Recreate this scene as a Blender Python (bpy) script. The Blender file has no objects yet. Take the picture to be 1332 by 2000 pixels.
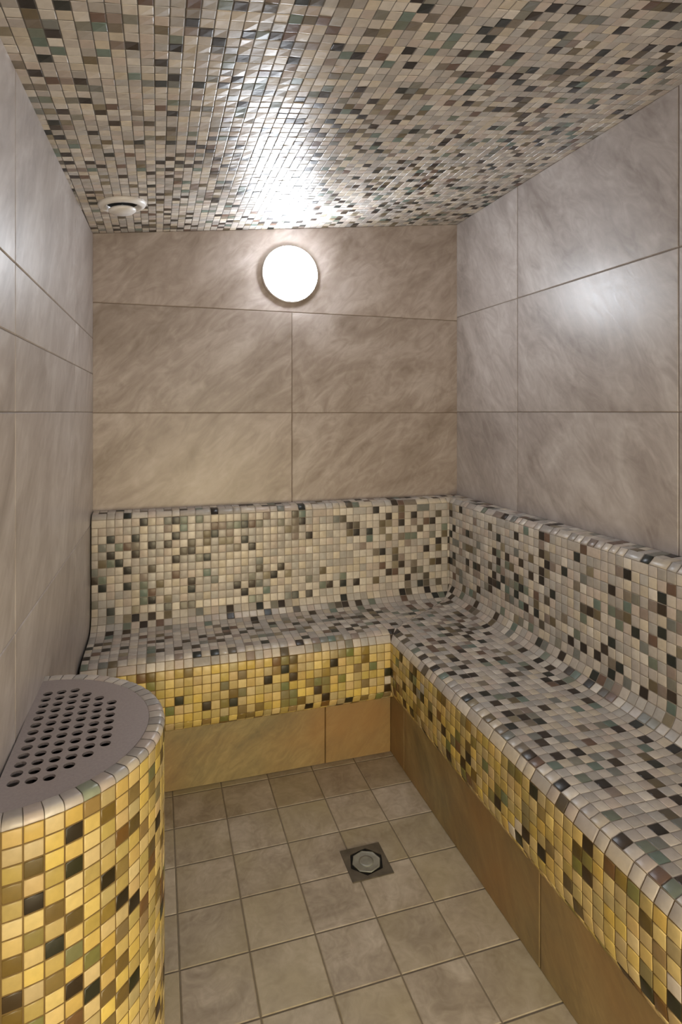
import bpy, math, random
import numpy as np

# ------------------------------------------------------------------ camera, world, lights, exposure
S = 1.2                      # eye height of the camera in metres; every measure below is in multiples of it
TH = math.radians(17.2)      # camera turned to the right of the room's long axis
FPX = 1156.0

scene = bpy.context.scene
col = scene.collection
cam_d = bpy.data.cameras.new('camera')
cam = bpy.data.objects.new('camera', cam_d)
col.objects.link(cam)
cam.location = (0, 0, S)
cam.rotation_euler = (math.radians(90), 0, -TH)
cam_d.sensor_fit = 'VERTICAL'
cam_d.sensor_height = 36.0
cam_d.lens = 36.0 * FPX / 2000.0
cam_d.shift_y = -195.0 / 2000.0
cam_d.clip_start = 0.01
scene.camera = cam

scene.view_settings.view_transform = 'Standard'
scene.view_settings.look = 'None'
scene.view_settings.gamma = 1.0
scene.view_settings.use_curve_mapping = False
scene.view_settings.exposure = 0.32

world = bpy.data.worlds.new('corridor_light')
scene.world = world
world.use_nodes = True
bg = world.node_tree.nodes['Background']
bg.inputs[0].default_value = (1.0, 0.96, 0.93, 1)
bg.inputs[1].default_value = 2.5

LAMP_EMIT = 50.0
def area_light(name, loc, rot, sx, sy, power, color, spread=180):
    d = bpy.data.lights.new(name, 'AREA')
    d.shape = 'RECTANGLE'; d.size = sx; d.size_y = sy
    d.energy = power; d.color = color; d.spread = math.radians(spread)
    o = bpy.data.objects.new(name, d); col.objects.link(o)
    o.location = loc; o.rotation_euler = rot
    return o
# warm light of the changing room behind the open door
area_light('changing_room_light', (0.36*S, -0.62*S, 0.40*S), (math.radians(90-8), 0, math.radians(0)),
           0.62*S, 0.6*S, 8.5, (1.0, 0.79, 0.38), 120)

# ------------------------------------------------------------------ helpers
def lin(c):
    return tuple(((x/255.0)/12.92 if x/255.0 <= 0.04045 else (((x/255.0)+0.055)/1.055)**2.4) for x in c)

def link_mesh(name, verts, faces, mats, parent=None, mat_idx=None, smooth=None, colors=None):
    me = bpy.data.meshes.new(name)
    verts = np.asarray(verts, dtype=np.float32).reshape(-1, 3)
    if isinstance(faces, np.ndarray):
        n = len(faces)
        me.vertices.add(len(verts)); me.vertices.foreach_set('co', verts.ravel())
        me.loops.add(n*4); me.loops.foreach_set('vertex_index', faces.astype(np.int32).ravel())
        me.polygons.add(n); me.polygons.foreach_set('loop_start', np.arange(0, n*4, 4, dtype=np.int32))
        me.update(calc_edges=True)
    else:
        me.from_pydata([tuple(map(float, v)) for v in verts], [], faces)
        me.update()
    for m in mats: me.materials.append(m)
    if mat_idx is not None: me.polygons.foreach_set('material_index', np.asarray(mat_idx, dtype=np.int32))
    if smooth is True: me.polygons.foreach_set('use_smooth', np.ones(len(me.polygons), dtype=bool))
    elif smooth is False: me.polygons.foreach_set('use_smooth', np.zeros(len(me.polygons), dtype=bool))
    elif smooth is not None: me.polygons.foreach_set('use_smooth', np.asarray(smooth, dtype=bool))
    if colors is not None:
        a = me.attributes.new('tile_colour', 'FLOAT_COLOR', 'POINT')
        a.data.foreach_set('color', np.asarray(colors, dtype=np.float32).ravel())
    me.update()
    o = bpy.data.objects.new(name, me); col.objects.link(o)
    if parent is not None: o.parent = parent
    return o

def rel(o, parent):
    """parent o while keeping its world place (parents are only translated)"""
    o.parent = parent
    o.matrix_parent_inverse.identity()
    me = o.data
    L = parent.location
    n = len(me.vertices)
    co = np.empty(n*3, dtype=np.float32); me.vertices.foreach_get('co', co)
    co = co.reshape(-1, 3) - np.array([L.x, L.y, L.z], dtype=np.float32)
    me.vertices.foreach_set('co', co.ravel()); me.update()
    return o

def thing(name, label, cat, loc):
    o = bpy.data.objects.new(name, None); col.objects.link(o)
    o.empty_display_size = 0.05
    o.location = loc; o['label'] = label; o['category'] = cat
    return o

def structure(o):
    o['kind'] = 'structure'; return o

# ------------------------------------------------------------------ materials
def new_mat(name):
    m = bpy.data.materials.new(name); m.use_nodes = True
    nt = m.node_tree; b = nt.nodes['Principled BSDF']
    return m, nt, b

def N(nt, t, **kw):
    n = nt.nodes.new(t)
    for k, v in kw.items(): setattr(n, k, v)
    return n

def mosaic_mat(name, rough=0.3):
    m, nt, b = new_mat(name)
    at = N(nt, 'ShaderNodeAttribute', attribute_name='tile_colour')
    tc = N(nt, 'ShaderNodeTexCoord')
    nz = N(nt, 'ShaderNodeTexNoise'); nz.inputs['Scale'].default_value = 75; nz.inputs['Detail'].default_value = 5
    nt.links.new(tc.outputs['Object'], nz.inputs['Vector'])
    mr = N(nt, 'ShaderNodeMapRange'); mr.inputs[3].default_value = 0.80; mr.inputs[4].default_value = 1.16
    nt.links.new(nz.outputs['Fac'], mr.inputs[0])
    mx = N(nt, 'ShaderNodeMix', data_type='RGBA', blend_type='MULTIPLY'); mx.inputs[0].default_value = 1.0
    nt.links.new(at.outputs['Color'], mx.inputs[6]); nt.links.new(mr.outputs[0], mx.inputs[7])
    nt.links.new(mx.outputs[2], b.inputs['Base Color'])
    b.inputs['Roughness'].default_value = rough
    nz2 = N(nt, 'ShaderNodeTexNoise'); nz2.inputs['Scale'].default_value = 45; nz2.inputs['Detail'].default_value = 2
    nt.links.new(tc.outputs['Object'], nz2.inputs['Vector'])
    bp = N(nt, 'ShaderNodeBump'); bp.inputs['Strength'].default_value = 0.35; bp.inputs['Distance'].default_value = 0.002
    nt.links.new(nz2.outputs['Fac'], bp.inputs['Height']); nt.links.new(bp.outputs[0], b.inputs['Normal'])
    return m

def plain_mat(name, rgb, rough=0.7, metal=0.0, noise=0.1, nscale=60, bump=0.0):
    m, nt, b = new_mat(name)
    tc = N(nt, 'ShaderNodeTexCoord')
    nz = N(nt, 'ShaderNodeTexNoise'); nz.inputs['Scale'].default_value = nscale; nz.inputs['Detail'].default_value = 5
    nt.links.new(tc.outputs['Object'], nz.inputs['Vector'])
    rp = N(nt, 'ShaderNodeValToRGB')
    c = lin(rgb)
    rp.color_ramp.elements[0].position = 0.3; rp.color_ramp.elements[1].position = 0.7
    rp.color_ramp.elements[0].color = tuple(x*(1-noise) for x in c) + (1,)
    rp.color_ramp.elements[1].color = tuple(min(1, x*(1+noise)) for x in c) + (1,)
    nt.links.new(nz.outputs['Fac'], rp.inputs[0]); nt.links.new(rp.outputs[0], b.inputs['Base Color'])
    b.inputs['Roughness'].default_value = rough; b.inputs['Metallic'].default_value = metal
    if bump:
        bp = N(nt, 'ShaderNodeBump'); bp.inputs['Strength'].default_value = bump; bp.inputs['Distance'].default_value = 0.002
        nt.links.new(nz.outputs['Fac'], bp.inputs['Height']); nt.links.new(bp.outputs[0], b.inputs['Normal'])
    return m

def stone_mat(name, dark, mid, light, rough=0.38, vein=(1.0, 1.0, 0.36), rot=(0.7, -0.75, 0.0), scale=2.2, warm=None, tilevar=0.05, bumpy=0.16):
    """glazed porcelain stone: cloudy patches plus fine slanting streaks, shifted from tile to tile"""
    m, nt, b = new_mat(name)
    tc = N(nt, 'ShaderNodeTexCoord'); ge = N(nt, 'ShaderNodeNewGeometry')
    off = N(nt, 'ShaderNodeVectorMath', operation='SCALE')
    cmb = N(nt, 'ShaderNodeCombineXYZ')
    for i in range(3): nt.links.new(ge.outputs['Random Per Island'], cmb.inputs[i])
    nt.links.new(cmb.outputs[0], off.inputs[0]); off.inputs['Scale'].default_value = 37.0
    add = N(nt, 'ShaderNodeVectorMath', operation='ADD')
    nt.links.new(tc.outputs['Object'], add.inputs[0]); nt.links.new(off.outputs[0], add.inputs[1])
    mp = N(nt, 'ShaderNodeMapping', vector_type='TEXTURE'); mp.inputs['Rotation'].default_value = rot; mp.inputs['Scale'].default_value = vein
    nt.links.new(add.outputs[0], mp.inputs[0])
    n1 = N(nt, 'ShaderNodeTexNoise'); n1.inputs['Scale'].default_value = scale; n1.inputs['Detail'].default_value = 7
    n1.inputs['Roughness'].default_value = 0.6; n1.inputs['Distortion'].default_value = 1.5
    nt.links.new(mp.outputs[0], n1.inputs['Vector'])
    n2 = N(nt, 'ShaderNodeTexNoise'); n2.inputs['Scale'].default_value = scale*4.0; n2.inputs['Detail'].default_value = 6
    n2.inputs['Distortion'].default_value = 2.2
    nt.links.new(mp.outputs[0], n2.inputs['Vector'])
    ms = N(nt, 'ShaderNodeMath', operation='MULTIPLY_ADD'); ms.inputs[1].default_value = 0.66
    m2 = N(nt, 'ShaderNodeMath', operation='MULTIPLY'); m2.inputs[1].default_value = 0.34
    nt.links.new(n2.outputs['Fac'], m2.inputs[0]); nt.links.new(n1.outputs['Fac'], ms.inputs[0]); nt.links.new(m2.outputs[0], ms.inputs[2])
    rp = N(nt, 'ShaderNodeValToRGB'); cr = rp.color_ramp
    cr.elements[0].position = 0.33; cr.elements[1].position = 0.68
    cr.elements[0].color = lin(dark)+(1,); cr.elements[1].color = lin(light)+(1,)
    e = cr.elements.new(0.5); e.color = lin(mid)+(1,)
    nt.links.new(ms.outputs[0], rp.inputs[0])
    last = rp.outputs[0]
    if warm:
        n3 = N(nt, 'ShaderNodeTexNoise'); n3.inputs['Scale'].default_value = 2.6; n3.inputs['Detail'].default_value = 3
        nt.links.new(add.outputs[0], n3.inputs['Vector'])
        r3 = N(nt, 'ShaderNodeMapRange'); r3.inputs[1].default_value = 0.42; r3.inputs[2].default_value = 0.68; r3.inputs[4].default_value = 0.7
        nt.links.new(n3.outputs['Fac'], r3.inputs[0])
        mw = N(nt, 'ShaderNodeMix', data_type='RGBA'); mw.inputs[7].default_value = lin(warm)+(1,)
        nt.links.new(r3.outputs[0], mw.inputs[0]); nt.links.new(last, mw.inputs[6]); last = mw.outputs[2]
    tv = N(nt, 'ShaderNodeMapRange'); tv.inputs[3].default_value = 1-tilevar; tv.inputs[4].default_value = 1+tilevar
    nt.links.new(ge.outputs['Random Per Island'], tv.inputs[0])
    mx = N(nt, 'ShaderNodeMix', data_type='RGBA', blend_type='MULTIPLY'); mx.inputs[0].default_value = 1
    nt.links.new(last, mx.inputs[6]); nt.links.new(tv.outputs[0], mx.inputs[7])
    nt.links.new(mx.outputs[2], b.inputs['Base Color'])
    rr = N(nt, 'ShaderNodeMapRange'); rr.inputs[3].default_value = rough-0.06; rr.inputs[4].default_value = rough+0.08
    nt.links.new(n2.outputs['Fac'], rr.inputs[0]); nt.links.new(rr.outputs[0], b.inputs['Roughness'])
    bp = N(nt, 'ShaderNodeBump'); bp.inputs['Strength'].default_value = bumpy; bp.inputs['Distance'].default_value = 0.004
    nt.links.new(ms.outputs[0], bp.inputs['Height']); nt.links.new(bp.outputs[0], b.inputs['Normal'])
    return m

M_mosaic = mosaic_mat('glazed_mosaic', 0.34)
M_ceil = mosaic_mat('glazed_ceiling_mosaic', 0.36)
M_cgrout = plain_mat('ceiling_grout', (112, 108, 104), 0.85)
M_grout = plain_mat('mosaic_grout', (150, 141, 131), 0.8)
M_grout_warm = plain_mat('honey_grout', (112, 90, 50), 0.8)  # grout of the fronts and housing, the same warm light painted in
M_wall = stone_mat('wall_stone_tile', (142, 128, 118), (170, 157, 149), (198, 188, 183), rough=0.36)
M_side = stone_mat('side_wall_stone_tile', (150, 140, 134), (177, 168, 163), (202, 195, 191), rough=0.34)
M_joint = plain_mat('wall_tile_joint', (136, 122, 110), 0.8)
M_base = stone_mat('bench_base_stone_tile', (118, 106, 80), (145, 129, 92), (172, 153, 110), rough=0.42, warm=(156, 116, 70), scale=3.5)  # wall stone with the warm glow of the light put into its colour
M_floor = stone_mat('floor_stone_tile', (142, 130, 114), (172, 160, 144), (200, 190, 176), rough=0.42, vein=(1, 1, 1), scale=6.0, warm=(172, 160, 126), tilevar=0.06)
M_fjoint = plain_mat('floor_joint', (128, 118, 102), 0.85)
M_steel = plain_mat('brushed_steel_plate', (168, 158, 155), 0.45, 0.35, 0.06, 220)
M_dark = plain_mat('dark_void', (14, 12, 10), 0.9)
M_drain = plain_mat('drain_steel', (150, 152, 146), 0.42, 0.5, 0.2, 40)
M_drainplate = plain_mat('weathered_drain_frame', (104, 98, 88), 0.45, 0.6, 0.3, 30)
M_white = plain_mat('white_painted_metal', (226, 222, 218), 0.3, 0, 0.02)
M_plaster = plain_mat('plaster', (190, 184, 176), 0.8)
def glow_mat():
    m, nt, b = new_mat('lit_opal_glass')
    b.inputs['Base Color'].default_value = (0.9, 0.9, 0.9, 1); b.inputs['Roughness'].default_value = 0.2
    b.inputs['Emission Color'].default_value = (0.86, 0.92, 1.0, 1); b.inputs['Emission Strength'].default_value = LAMP_EMIT
    return m
M_glow = glow_mat()

# ------------------------------------------------------------------ room measures (in S)
D = 1.92                       # back wall
XR = 1.034                     # right wall
YF = -0.42                     # front wall (behind the camera)
def xl(y): return -0.1884 - 0.0173*(D - y)      # left wall runs very slightly out of parallel
def zc(x, y):                                    # ceiling slopes up to the right
    left = 1.538 - 0.0277*(D - y); right = 1.679
    t = (x - xl(y)) / (XR - xl(y))
    return left + (right-left)*t

# ------------------------------------------------------------------ slab walls
def tiled_surface(name, fn, us, vs, gap, th, span, base_quad, uclip=None):
    """tiles = slabs on a backing; fn(u,v,h)->xyz in S units; us, vs = joint lines"""
    V, F, MI = [], [], []
    def quad(p, mi):
        n = len(V); V.extend(p); F.append([n, n+1, n+2, n+3]); MI.append(mi)
    quad([fn(u, v, -0.0004) for u, v in base_quad], 1)
    for a in range(len(us)-1):
        for c in range(len(vs)-1):
            u0, u1, v0, v1 = us[a]+gap/2, us[a+1]-gap/2, vs[c]+gap/2, vs[c+1]-gap/2
            if span and c == span[1]:          # the cut row under the ceiling is one long tile
                if a: continue
                u1 = us[-1]-gap/2
            if u1 <= u0 or v1 <= v0: continue
            pts = [(u0, v0), (u1, v0), (u1, v1), (u0, v1)]
            if uclip: pts = [uclip(*p) for p in pts]
            bw = 0.0016
            ins = [(bw, bw), (-bw, bw), (-bw, -bw), (bw, -bw)]
            n = len(V)
            V.extend(fn(u, v, 0) for u, v in pts)
            V.extend(fn(u+i, v+j, th) for (u, v), (i, j) in zip(pts, ins))
            F.append([n+4, n+5, n+6, n+7]); MI.append(0)
            for k in range(4):
                F.append([n+k, n+(k+1) % 4, n+4+(k+1) % 4, n+4+k]); MI.append(0)
    V = np.array(V) * S
    return V, F, MI

def solidify_back(V, F, MI, corners_in, corners_out, mi=1):
    """adds a thick body behind the surface: inner quad corners, outer quad corners"""
    V = list(V); n = len(V)
    V += [np.array(p)*S for p in corners_in] + [np.array(p)*S for p in corners_out]
    F += [[n+4, n+5, n+6, n+7]] + [[n+k, n+4+k, n+4+(k+1) % 4, n+(k+1) % 4] for k in range(4)]
    MI += [mi]*5
    return np.array(V), F, MI

GAP = 0.0017
# back wall : u = x, v = z
fn = lambda u, v, h: (u, D-0.0005-h, v)
def clip_back(u, v): return (u, min(v, zc(u, D) - 0.001))
V, F, MI = tiled_surface('wall_back', fn, [xl(D), 0.424, XR], [0.0, 0.34, 0.67, 0.998, 1.330, 1.75], GAP, 0.0018, ('span', 4),
                         [(xl(D), 0), (XR, 0), (XR, zc(XR, D)), (xl(D), zc(xl(D), D))], clip_back)
ci = [(xl(D), D, 0), (XR, D, 0), (XR, D, zc(XR, D)), (xl(D), D, zc(xl(D), D))]
V, F, MI = solidify_back(V, F, MI, ci, [(x, y+0.06, z) for x, y, z in ci])
structure(link_mesh('wall_back', V, F, [M_wall, M_joint], mat_idx=MI))
# right wall : u = y, v = z
fn = lambda u, v, h: (XR-0.0005-h, u, v)
def clip_right(u, v): return (u, min(v, zc(XR, u) - 0.001))
V, F, MI = tiled_surface('wall_right', fn, [YF, 0.39, 0.966, 1.541, D], [0.0, 0.34, 0.67, 1.0, 1.342, 1.75], GAP, 0.0018, None,
                         [(YF, 0), (D, 0), (D, 1.679), (YF, 1.679)], clip_right)
ci = [(XR, YF, 0), (XR, D, 0), (XR, D, 1.679), (XR, YF, 1.679)]
V, F, MI = solidify_back(V, F, MI, ci, [(x+0.06, y, z) for x, y, z in ci])
structure(link_mesh('wall_right', V, F, [M_side, M_joint], mat_idx=MI))
# left wall
fn = lambda u, v, h: (xl(u)+0.0005+h, u, v)
def clip_left(u, v): return (u, min(v, zc(xl(u), u) - 0.001))
V, F, MI = tiled_surface('wall_left', fn, [YF, 0.40, 0.985, 1.57, D], [0.0, 0.34, 0.67, 1.0, 1.115, 1.222, 1.75], GAP*0.7, 0.0016, None,
                         [(YF, 0), (D, 0), (D, zc(xl(D), D)), (YF, zc(xl(YF), YF))], clip_left)
ci = [(xl(YF), YF, 0), (xl(D), D, 0), (xl(D), D, zc(xl(D), D)), (xl(YF), YF, zc(xl(YF), YF))]
V, F, MI = solidify_back(V, F, MI, ci, [(x-0.06, y, z) for x, y, z in ci])
structure(link_mesh('wall_left', V, F, [M_side, M_joint], mat_idx=MI))
# front wall with the door opening the photograph is taken through
def box_v(x0, x1, y0, y1, z0, z1):
    return [(x0,y0,z0),(x1,y0,z0),(x1,y1,z0),(x0,y1,z0),(x0,y0,z1),(x1,y0,z1),(x1,y1,z1),(x0,y1,z1)]
BOXF = [[0,3,2,1],[4,5,6,7],[0,1,5,4],[1,2,6,5],[2,3,7,6],[3,0,4,7]]
V, F = [], []
for b_ in [(xl(YF)-0.05, 0.02, YF-0.06, YF, 0, 1.5), (0.70, XR+0.05, YF-0.06, YF, 0, 1.5), (xl(YF)-0.05, XR+0.05, YF-0.06, YF, 1.5, 1.72)]:
    n = len(V); V += box_v(*b_); F += [[i+n for i in f] for f in BOXF]
structure(link_mesh('wall_front', np.array(V)*S, F, [M_plaster]))

# floor : joints measured
P = 0.1255
xs = [0.0370 + P*k for k in range(-2, 10)]; xs = [x for x in xs if -0.25 < x < XR+0.1]
xs = [-0.24] + [x for x in xs if x > -0.22]
ys = [1.474 + P*k for k in range(-15, 5)]
ys = [YF] + [y for y in ys if y > YF+0.02 and y < D+0.05] 
ys.append(D+0.05)
if xs[-1] < XR: xs.append(XR+0.05)
fn = lambda u, v, h: (u, v, h)
DR = dict(cx=0.442, cy=1.238, s=0.047)
V, F, MI = tiled_surface('floor', fn, xs, ys, 0.0026, 0.0010, None, [(-0.26, YF-0.3), (XR+0.06, YF-0.3), (XR+0.06, D+0.06), (-0.26, D+0.06)])
ci = [(-0.26, YF-0.3, 0), (XR+0.06, YF-0.3, 0), (XR+0.06, D+0.06, 0), (-0.26, D+0.06, 0)]
V, F, MI = solidify_back(V, F, MI, ci, [(x, y, -0.06) for x, y, z in ci])
structure(link_mesh('floor', V, F, [M_floor, M_fjoint], mat_idx=MI))

# ------------------------------------------------------------------ mosaic
LIGHTS = [(206,197,186),(194,186,178),(186,178,172),(213,206,197),(197,184,174),(182,178,174),(204,193,176),(176,170,164)]
MIDS = [(134,132,122),(118,126,114),(140,130,110),(128,118,106),(146,132,124),(112,128,120),(124,126,122)]
BROWNS = [(112,90,78),(112,100,78),(94,86,74)]
DARKS = [(52,44,40),(44,40,38),(64,54,46),(46,50,48)]
HRNG = random.Random(99)
def palette(rng, mode):
    r = rng.random()
    a, b_, c = {'grey': (0.68, 0.81, 0.87), 'honey': (0.70, 0.84, 0.91), 'ceiling': (0.70, 0.84, 0.89), 'rim': (0.97, 1, 1), 'crest': (0.86, 0.93, 0.97)}[mode]
    if r < a: p = rng.choice(LIGHTS)
    elif r < b_: p = rng.choice(MIDS)
    elif r < c: p = rng.choice(BROWNS)
    else: p = rng.choice(DARKS)
    k = 1 + rng.uniform(-0.05, 0.05)
    p = [min(255, x*k) for x in p]
    c_ = list(lin(p))
    return warm_if(mode, c_)
def warm_if(mode, c_):
    if mode != 'honey': return c_
    t = HRNG.uniform(0.24, 0.56)          # warm light painted into the tile colour, stronger on some tiles
    return [c_[0]*1.04, c_[1]*(0.80+0.2*t), c_[2]*t]

TONE = {'L': LIGHTS, 'B': BROWNS, 'D': DARKS, 'G': MIDS}
def mosaic(name, P3, cols, rows, gap=0.0014, h=0.0011, mode='grey', seed=1, ulim=None, double=None, mats=None, tilt=0.0003, sub=(80, 1), parent=None, flip=False, modefn=None, chart=None, flat=False, rings=((0.0, 0.0), (0.05, 0.8), (0.13, 1.0))):
    """P3(u, v) -> point on the surface (arrays), cols/rows = joint positions (S units).
    ulim(v) -> (umin, umax). Each tile is a pillow on a grout bed."""
    rng = random.Random(seed)
    U, Vv, Hh, C = [], [], [], []
    nt_ = 0; dk = {}
    for j in range(len(rows)-1):
        i = 0
        while i < len(cols)-1:
            step = 1
            if double and j in double and rng.random() < double[j] and i+2 <= len(cols)-1: step = 2
            u0, u1, v0, v1 = cols[i], cols[i+step], rows[j], rows[j+1]
            i += step
            md = modefn(j, len(rows)-1) if modefn else mode
            cc = palette(rng, md)
            if sum(cc) < 0.12 and (dk.get((i, j)) or dk.get((i-1, j)) or (dk.get((i, j-1)) and rng.random() < .8)): cc = palette(rng, 'rim')
            if sum(cc) < 0.12: dk[(i+1-step+0, j)] = dk[(i, j)] = True
            if chart and (i-1, len(rows)-2-j) in chart: cc = warm_if(md, list(lin(rng.choice(TONE[chart[(i-1, len(rows)-2-j)]]))))
            if step == 2: cc = palette(rng, 'rim' if md != 'honey' else 'honey')
            tl = [rng.uniform(-tilt, tilt) for _ in range(4)]
            u0 += gap/2; u1 -= gap/2; v0 += gap/2; v1 -= gap/2
            corners = [(u0, v0), (u1, v0), (u1, v1), (u0, v1)]
            if ulim:
                cl = [(min(max(u, ulim(v)[0]), ulim(v)[1]), v) for u, v in corners]
                if (cl[1][0]-cl[0][0]) < 0.004 and (cl[2][0]-cl[3][0]) < 0.004: continue
                corners = cl
            cu = sum(p[0] for p in corners)/4; cv = sum(p[1] for p in corners)/4
            for ins, hh in rings:
                for k, (u, v) in enumerate(corners):
                    U.append(u + (cu-u)*ins); Vv.append(v + (cv-v)*ins)
                    Hh.append(h*hh + (tl[k] if hh > 0.5 else 0) if hh > 0 else -h*0.2)
                    C.append(cc+[1.0])
            nt_ += 1
    U = np.array(U); Vv = np.array(Vv); Hh = np.array(Hh)
    def frame(U, Vv):
        e = 1e-4
        p = np.stack(P3(U, Vv), -1)
        du = np.stack(P3(U+e, Vv), -1) - np.stack(P3(U-e, Vv), -1)
        dv = np.stack(P3(U, Vv+e), -1) - np.stack(P3(U, Vv-e), -1)
        n = np.cross(du, dv); n /= (np.linalg.norm(n, axis=1, keepdims=True)+1e-12)
        return p, (-n if flip else n)
    p, n = frame(U, Vv)
    verts = p + n*Hh[:, None]
    base = np.arange(nt_)*12
    faces = []
    faces.append(np.stack([base+8, base+9, base+10, base+11], -1))
    for r in range(2):
        for k in range(4):
            k2 = (k+1) % 4
            faces.append(np.stack([base+r*4+k, base+r*4+k2, base+(r+1)*4+k2, base+(r+1)*4+k], -1))
    faces = np.concatenate(faces)
    mi = np.zeros(len(faces), dtype=np.int32)
    # grout bed
    gu = sub[0]; vs = np.unique(np.concatenate([np.linspace(rows[j], rows[j+1], sub[1]+1) for j in range(len(rows)-1)]))
    t = np.linspace(0, 1, gu+1)
    GU, GV = [], []
    for v in vs:
        lo, hi = (ulim(v) if ulim else (cols[0], cols[-1]))
        lo = max(lo, cols[0]); hi = min(hi, cols[-1])
        GU.append(lo+(hi-lo)*t); GV.append(np.full(gu+1, v))
    GU = np.concatenate(GU); GV = np.concatenate(GV)
    gp, gn = frame(GU, GV)
    n0 = len(verts)
    a = np.arange(len(vs)-1)[:, None]*(gu+1) + np.arange(gu)[None, :]
    a = a.ravel() + n0
    gf = np.stack([a, a+1, a+gu+2, a+gu+1], -1)
    verts = np.concatenate([verts, gp])*S
    faces = np.concatenate([faces, gf])
    if flip: faces = faces[:, ::-1].copy()
    mi = np.concatenate([mi, np.ones(len(gf), dtype=np.int32)])
    cols_ = np.concatenate([np.array(C), np.tile([[0.2, 0.2, 0.2, 1.0]], (len(gp), 1))])
    o = link_mesh(name, verts, faces, mats or [M_mosaic, M_grout], mat_idx=mi, smooth=not flat, colors=cols_)
    if parent is not None: rel(o, parent)
    return o

def arc_profile(pts):
    """polyline -> function s -> (a, z) with total length"""
    pts = np.array(pts, dtype=float)
    seg = np.linalg.norm(np.diff(pts, axis=0), axis=1)
    s = np.concatenate([[0], np.cumsum(seg)])
    # smooth the corners by a short moving average over arc length
    return (lambda x: np.interp(x, s, pts[:, 0])), (lambda x: np.interp(x, s, pts[:, 1])), s[-1]

def rows_of(L, pitch):
    n = max(1, round(L/pitch)); return list(np.linspace(0, L, n+1))

def qarc(cx, cz, r, a0, a1, n=6, rz=None):
    rz = r if rz is None else rz
    return [(cx + r*math.cos(math.radians(a0+(a1-a0)*k/n)), cz + rz*math.sin(math.radians(a0+(a1-a0)*k/n))) for k in range(n+1)]

# ceiling mosaic (structure)
cpx, cpy = 0.0203, 0.0212
def PC(u, v):
    x = u; y = v
    return (x, y, np.minimum(zc(x, y), 9))
nC = round((XR - (-0.188))/cpx)
ccols = list(np.linspace(-0.1884-0.0173*(D-YF), XR, int((XR+0.23)/cpx)+1))
crows = list(np.arange(D, YF, -cpy))[::-1]
if crows[0] > YF: crows = [YF] + crows
ceil = mosaic('ceiling', PC, ccols, crows, gap=0.0012, h=0.0009, mode='ceiling', seed=5, mats=[M_ceil, M_cgrout], tilt=0.0008, flat=True, rings=((0.0, 0.0), (0.04, 0.8), (0.12, 1.0)),
              ulim=lambda v: (xl(v), XR), sub=(12, 1), flip=True)
structure(ceil)
# its slab
cv = [(xl(YF)-0.06, YF-0.06), (XR+0.06, YF-0.06), (XR+0.06, D+0.06), (xl(D)-0.06, D+0.06)]
V = [(x, y, 1.71) for x, y in cv] + [(x, y, 1.78) for x, y in cv]
me = ceil.data

slab = link_mesh('ceiling', np.array(V)*S, [[0,3,2,1],[4,5,6,7],[0,1,5,4],[1,2,6,5],[2,3,7,6],[3,0,4,7]], [M_plaster])
slab.name = 'ceiling.001'; structure(slab)

# ------------------------------------------------------------------ the L-shaped tiled bench
XF, YB = 0.635, 1.572           # outermost front lines of the right arm and of the back arm
WR = XR - XF; WB = D - YB
SZ = 0.366                      # seat height
PT = 0.023
bench = thing('tiled_bench', 'L-shaped built-in steam room bench clad in beige and dark mosaic with stone base', 'bench', (0.83*S, 1.75*S, 0))
def m_of(a):                    # offset on the right arm -> offset on the back arm at the mitre
    return np.interp(a, [0, 0.05, WR-0.13, WR], [0, 0.05, WB-0.13, WB])
def m_inv(b_):
    return np.interp(b_, [0, 0.05, WB-0.13, WB], [0, 0.05, WR-0.13, WR])

def bench_profiles(W):
    bt = 0.066                  # backrest thickness
    f = W - bt
    front = [(0.034, 0.170), (0.020, 0.178)] + qarc(0.030, 0.222, 0.030, 235, 180, 4, 0.046) + [(0.0, 0.25), (-0.001, 0.30), (0.0, 0.333)] + qarc(0.034, 0.333, 0.034, 180, 128, 5)
    p_end = front[-1]
    seat = [p_end] + qarc(0.034, 0.333, 0.034, 128, 92, 4)[1:] + [(0.10, SZ+0.001), (f-0.10, SZ-0.002)] + qarc(f-0.055, SZ+0.055, 0.056, 270, 318, 5)[0:]
    s_end = seat[-1]
    back = [s_end] + qarc(f-0.055, SZ+0.055, 0.056, 318, 360, 4)[1:] + [(f, 0.50), (f, 0.684)] + qarc(f+0.016, 0.684, 0.016, 180, 90, 5) + [(W-0.0036, 0.702)]
    return front, seat, back
for arm, W in (('right', WR), ('back', WB)):
    fr, se, ba = bench_profiles(W)
    for part_name, prof, mode, sd in (('front_edge', fr, 'honey', 11), ('seat', se, 'grey', 23), ('backrest', ba, 'grey', 37)):
        A, Z, L = arc_profile(prof)
        rws = rows_of(L, PT)
        nr = len(rws)-1
        dbl = None
        if part_name == 'front_edge': dbl = {nr-1: 0.30}
        if part_name == 'backrest': dbl = {nr-3: 0.3, nr-4: 0.1}
        if arm == 'right':
            P3 = lambda u, v, A=A, Z=Z: (XF + A(v), u, Z(v))
            lim = lambda v, A=A: (YF+0.002, YB + float(m_of(A(v))))
            cls = list(np.arange(D+0.003, YF, -PT))[::-1]
            flip = True
        else:
            P3 = lambda u, v, A=A, Z=Z: (u, YB + A(v), Z(v))
            lim = lambda v, A=A: (xl(D)+0.0045, XF + float(m_inv(A(v))))
            cls = list(np.arange(xl(1.7)+0.003, XR+PT, PT))
            flip = False
        prt = mosaic(part_name, P3, cls, rws, mode=mode, seed=sd + (3 if arm == 'back' else 0), ulim=lim, double=dbl, sub=(60, 1),
               parent=bench, flip=flip, mats=[M_mosaic, M_grout_warm if mode == 'honey' else M_grout],
               tilt=0.0004, modefn=(lambda j, n: 'crest' if j == n-1 else 'honey') if mode == 'honey' else None)
        if part_name == 'front_edge': prt['label'] = 'honey yellow mosaic front edge'
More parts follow.
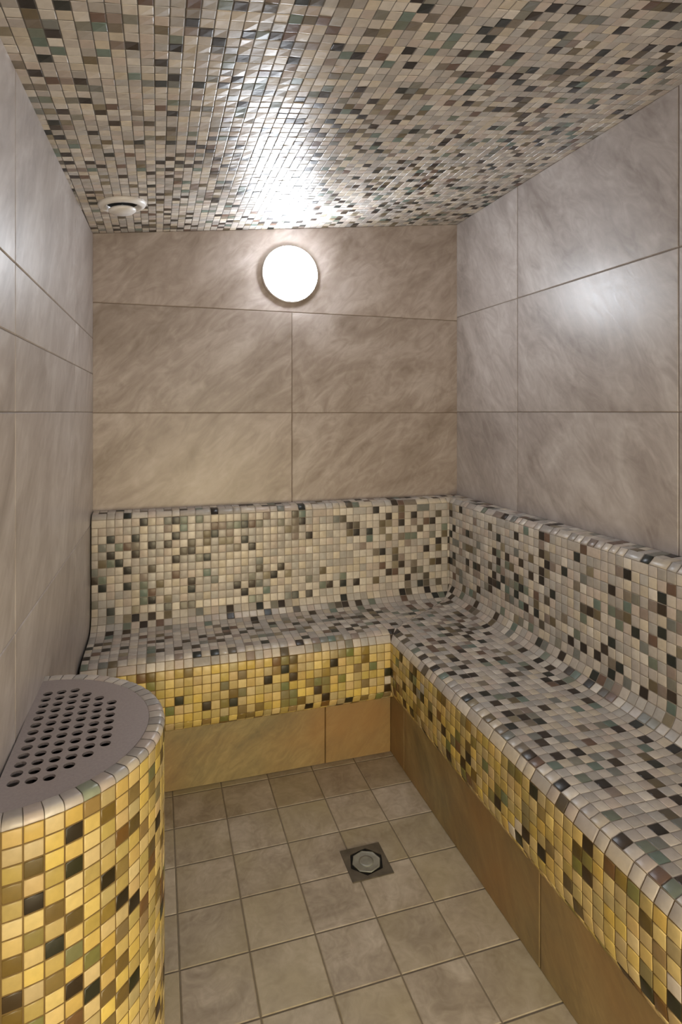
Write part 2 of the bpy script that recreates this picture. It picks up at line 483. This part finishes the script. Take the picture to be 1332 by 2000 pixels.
# stone base panels
BXR, BYB = 0.6566, 1.622
def base_panel(seg, axis):
    a, b_ = seg
    if axis == 'y':
        fn = lambda u, v, h: (BXR-h, u, v)
        V = [(BXR, a, 0.0014), (BXR, b_, 0.0014), (BXR, b_, 0.176), (BXR, a, 0.176)]
        ins = [(BXR-0.0022, a+0.002, 0.003), (BXR-0.0022, b_-0.002, 0.003), (BXR-0.0022, b_-0.002, 0.176), (BXR-0.0022, a+0.002, 0.176)]
        out = [(BXR+0.02, y, z) for _, y, z in V]
    else:
        V = [(a, BYB, 0.0014), (b_, BYB, 0.0014), (b_, BYB, 0.181), (a, BYB, 0.181)]
        ins = [(a+0.002, BYB-0.0022, 0.003), (b_-0.002, BYB-0.0022, 0.003), (b_-0.002, BYB-0.0022, 0.181), (a+0.002, BYB-0.0022, 0.181)]
        out = [(x, BYB+0.02, z) for x, _, z in V]
    VV = V + ins + out
    F = [[4,5,6,7]] + [[k, (k+1)%4, 4+(k+1)%4, 4+k] for k in range(4)] + [[k, 8+k, 8+(k+1)%4, (k+1)%4] for k in range(4)] + [[8,11,10,9]]
    o = link_mesh('base_panel', np.array(VV)*S, F, [M_base]); o['label'] = 'plain golden-brown stone panel'
    rel(o, bench)
g = 0.0016
for sgm in ((YF+0.003, 0.30), (0.30, 0.908), (0.908, 1.52), (1.52, BYB)):
    base_panel((sgm[0]+g/2, sgm[1]-g/2), 'y')
for sgm in ((xl(1.6)+0.004, -0.157+0.02), (-0.137, 0.455), (0.455, BXR-0.001)):
    base_panel((sgm[0]+g/2, sgm[1]-g/2), 'x')

# ------------------------------------------------------------------ half-round steam generator housing on the left wall
CY, CX, R, HT = 0.998, xl(0.998)+0.003, 0.211, 0.512
drum = thing('steam_generator_housing', 'half-round mosaic-clad steam generator housing with perforated metal top against the left wall', 'steam generator', (CX*S+0.1, CY*S, 0))
def PD(r_of, z_of):
    def f(u, v):
        ang = u / R - math.pi/2
        r = r_of(v); return (CX + r*np.cos(ang), CY + r*np.sin(ang), z_of(v))
    return f
RO = R
prof_side = [(RO, 0.0014), (RO, HT-0.0095)]
A, Z, L = arc_profile(prof_side)
DCP = 0.0232
PH = 0.03
dcols = [0.0] + [DCP*(k+PH) for k in range(1, 40) if DCP*(k+PH) < math.pi*R-0.004] + [math.pi*R]
DRP = 0.0217
CHART0 = 1                    # column that holds the first string below
CH = ['LLLGLLLBLDB', 'LLBLDLGLLLL', 'LLLLLBLDLGL', 'LDLDLLBLGLDL', 'GLLLLLLLLGLD', 'LBLLLDLGLLGL', 'LLLBLGLDLGLB', 'LGLBLLLLDLLL']
chart = {(CHART0+a, b_): ch for a, st in enumerate(CH) for b_, ch in enumerate(st)}
drows = [0.0] + list(L - DRP*np.arange(int(L/DRP), -1, -1))
mosaic('mosaic_body', PD(A, Z), dcols, drows, gap=0.0017, h=0.0010, mode='honey', seed=77, sub=(60, 1), parent=drum,
       mats=[M_mosaic, M_grout_warm], tilt=0.0003, chart=chart)
def rim_tiles():
    """one ring of pale tiles bent over the top edge, each with its own rounded section"""
    prof = [(RO-0.001, HT-0.0090), (RO+0.0012, HT-0.0083)] + qarc(RO-0.0075, HT-0.0075, 0.0087, 0, 90, 6) + [(RO-0.0215, HT+0.0012), (RO-0.0230, HT-0.0008)]
    V, F, C = [], [], []
    rng = random.Random(4)
    for k in range(len(dcols)-1):
        a0, a1 = dcols[k]/R-math.pi/2, dcols[k+1]/R-math.pi/2
        if a1-a0 < 0.03: continue
        g_ = 0.0007/R; cc = palette(rng, 'rim') + [1.0]
        if k == CHART0+4: cc = list(lin((150, 158, 138))) + [1.0]
        n = len(V); ns = 4
        for q in range(ns+1):
            t = q/ns; ang = a0+g_+(a1-a0-2*g_)*t
            for (r_, z_) in prof:
                e = 0.0009 if q in (0, ns) else 0.0
                V.append((CX+(r_-e*0.6)*math.cos(ang), CY+(r_-e*0.6)*math.sin(ang), z_-e)); C.append(cc)
        m_ = len(prof)
        for q in range(ns):
            for w in range(m_-1):
                F.append([n+q*m_+w, n+(q+1)*m_+w, n+(q+1)*m_+w+1, n+q*m_+w+1])
    nt_ = len(F)
    n = len(V); m2 = 60
    bed = [(RO-0.0008, HT-0.0105), (RO-0.0008, HT-0.007), (RO-0.0035, HT-0.0035), (RO-0.0100, HT-0.0012), (RO-0.0235, HT-0.0012)]
    for q in range(m2+1):
        ang = -math.pi/2 + math.pi*q/m2
        for r_, z_ in bed: V.append((CX+r_*math.cos(ang), CY+r_*math.sin(ang), z_)); C.append([.2, .2, .2, 1])
    for q in range(m2):
        for w in range(4): F.append([n+q*5+w, n+(q+1)*5+w, n+(q+1)*5+w+1, n+q*5+w+1])
    o = link_mesh('rim', np.array(V)*S, F, [M_mosaic, M_grout], mat_idx=[0]*nt_+[1]*(len(F)-nt_), smooth=True, colors=C)
    rel(o, drum); o['label'] = 'pale rounded rim tiles'
rim_tiles()
# perforated plate: a flat half disc pierced by a square grid of round holes
def perforated_plate():
    from mathutils import Vector
    from mathutils.geometry import delaunay_2d_cdt
    Rp = R-0.0232; zt = HT-0.0002; zb = zt-0.004
    pit = 0.0216; hr = 0.0078; x0 = CX+0.0195; y0 = CY+0.003-6*pit; xw = CX+0.0005
    cen = []
    for c in range(6):
        cut = max(0, c-2)
        for q in range(cut, 13-cut): cen.append((x0+c*pit, y0+q*pit))
    a0 = math.asin(math.sqrt(1-((xw-CX)/Rp)**2))
    out = [(CX+Rp*math.cos(-a0+2*a0*k/72), CY+Rp*math.sin(-a0+2*a0*k/72)) for k in range(73)]
    pts = [Vector(p) for p in out]; edges = [(k, (k+1) % 73) for k in range(73)]
    NA = 20
    for cx, cy in cen:
        n = len(pts)
        pts += [Vector((cx+hr*math.cos(2*math.pi*k/NA), cy+hr*math.sin(2*math.pi*k/NA))) for k in range(NA)]
        edges += [(n+k, n+(k+1) % NA) for k in range(NA)]
    vs, es, fs, *_ = delaunay_2d_cdt(pts, edges, [], 0, 1e-7)
    V = [(v.x, v.y, zt) for v in vs] + [(v.x, v.y, zb) for v in vs]; n = len(vs)
    F = []
    for f in fs:
        mx = sum(vs[i].x for i in f)/3; my = sum(vs[i].y for i in f)/3
        if any((mx-cx)**2+(my-cy)**2 < (hr*0.98)**2 for cx, cy in cen): continue
        if mx < xw or (mx-CX)**2+(my-CY)**2 > Rp*Rp: continue
        F.append(list(f)); F.append([i+n for i in f][::-1])
    base = len(V)
    V += [(p.x, p.y, zt) for p in pts] + [(p.x, p.y, zb) for p in pts]; m_ = len(pts)
    for a, b in edges: F.append([base+a, base+m_+a, base+m_+b, base+b])
    return V, F
V, F = perforated_plate()
o = link_mesh('perforated_plate', np.array(V)*S, F, [M_steel]); o['label'] = 'grey perforated metal plate'; rel(o, drum)
# dark inside below the plate, part of the housing
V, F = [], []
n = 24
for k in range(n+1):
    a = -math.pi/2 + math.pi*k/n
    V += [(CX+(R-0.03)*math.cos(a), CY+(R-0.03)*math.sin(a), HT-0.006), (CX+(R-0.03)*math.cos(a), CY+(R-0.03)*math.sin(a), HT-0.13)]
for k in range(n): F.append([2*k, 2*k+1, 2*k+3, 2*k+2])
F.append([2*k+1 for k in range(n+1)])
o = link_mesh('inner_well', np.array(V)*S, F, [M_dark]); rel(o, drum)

# ------------------------------------------------------------------ lathe helper
def lathe(name, prof, mat, place, n=48, parent=None, smooth=True, caps=True):
    """prof: (r, h); place(x,y,h)->world point in S"""
    V, F = [], []
    m_ = len(prof)
    for r, h in prof:
        for k in range(n):
            a = 2*math.pi*k/n; V.append(place(r*math.cos(a), r*math.sin(a), h))
    for j in range(m_-1):
        for k in range(n):
            k2 = (k+1) % n; F.append([j*n+k, j*n+k2, (j+1)*n+k2, (j+1)*n+k])
    if caps:
        F.append([k for k in range(n)][::-1]); F.append([(m_-1)*n+k for k in range(n)])
    o = link_mesh(name, np.array(V)*S, F, [mat], smooth=smooth)
    if parent is not None: rel(o, parent)
    return o

# ------------------------------------------------------------------ wall lamp
LX, LZ = 0.414, 1.452
lamp = thing('wall_lamp', 'round glowing white opal wall lamp high on the back wall under the ceiling', 'lamp', (LX*S, D*S-0.003, LZ*S))
pl = lambda x, y, h: (LX+x, D-0.0025-h, LZ+y)
lathe('lamp_base', [(0.088, 0.0), (0.0925, 0.003), (0.0925, 0.022), (0.0905, 0.024)], M_white, pl, parent=lamp)
rg = 0.0945
prof = [(0.072, 0.0235)] + [(0.0900*math.cos(math.radians(t))**0.8, 0.0242+0.026*math.sin(math.radians(t))) for t in range(0, 89, 8)] + [(0.001, 0.0502)]
lathe('lamp_globe', prof, M_glow, pl, parent=lamp)

# ------------------------------------------------------------------ ceiling vent
VX, VY = -0.088, 1.635
vz = float(zc(VX, VY))
vent = thing('ceiling_vent', 'small round white air vent on the mosaic ceiling near the left wall', 'vent', (VX*S, VY*S, vz*S))
pv = lambda x, y, h: (VX+x, VY+y, float(zc(VX+x, VY+y)) - 0.0005 - h)
lathe('vent_ring', [(0.058, 0.0), (0.060, 0.003), (0.057, 0.009), (0.050, 0.013), (0.044, 0.012), (0.040, 0.006), (0.038, 0.002)], M_white, pv, parent=vent, caps=False)
lathe('vent_throat', [(0.041, 0.0022), (0.001, 0.0024)], M_dark, pv, parent=vent, caps=False)
lathe('vent_disc', [(0.001, 0.006), (0.006, 0.006), (0.006, 0.014), (0.030, 0.014), (0.034, 0.017), (0.034, 0.021), (0.028, 0.026), (0.001, 0.028)], M_white, pv, parent=vent)

# ------------------------------------------------------------------ floor drain
dcx, dcy, ds = DR['cx'], DR['cy'], DR['s']
drain = thing('floor_drain', 'square steel floor drain with round cap set in the stone floor tiles', 'drain', (dcx*S, dcy*S, 0))
def ring_plate(name, s, nside, r, z0, z1, mat, rot=0.0, rs=None):
    n = 48; V, F = [], []
    for z in (z1, z0):
        for k in range(n):
            a = 2*math.pi*k/n; ca, sa = math.cos(a), math.sin(a); m_ = max(abs(ca), abs(sa))
            V.append((dcx+s*ca/m_, dcy+s*sa/m_, z))
        for k in range(n):
            a = 2*math.pi*k/n
            w = 2*math.pi/nside; aa = ((a-rot) % w)-w/2
            rr = r*math.cos(w/2)/math.cos(aa) if nside < 40 else r
            V.append((dcx+rr*math.cos(a), dcy+rr*math.sin(a), z))
    for k in range(n):
        k2 = (k+1) % n
        F += [[n+k, k, k2, n+k2], [3*n+k, 3*n+k2, 2*n+k2, 2*n+k], [k, 2*n+k, 2*n+k2, k2], [n+k, n+k2, 3*n+k2, 3*n+k]]
    o = link_mesh(name, np.array(V)*S, F, [mat]); rel(o, drain); return o
ring_plate('drain_frame', ds, 6, 0.0405, 0.0013, 0.0034, M_drainplate, rot=0.25)
pdn = lambda x, y, h: (dcx+x, dcy+y, h)
lathe('drain_well', [(0.0415, 0.0014), (0.001, 0.00145)], M_dark, pdn, parent=drain, caps=False, smooth=False)
o = lathe('drain_cap', [(0.0320, 0.0016), (0.0328, 0.0036), (0.0312, 0.0042), (0.0290, 0.0036), (0.0270, 0.0034), (0.001, 0.0037)], M_drain, pdn, parent=drain, n=8)
lathe('drain_hub', [(0.0165, 0.0036), (0.0160, 0.0046), (0.0120, 0.0048), (0.001, 0.0046)], M_drain, pdn, parent=drain, n=24)
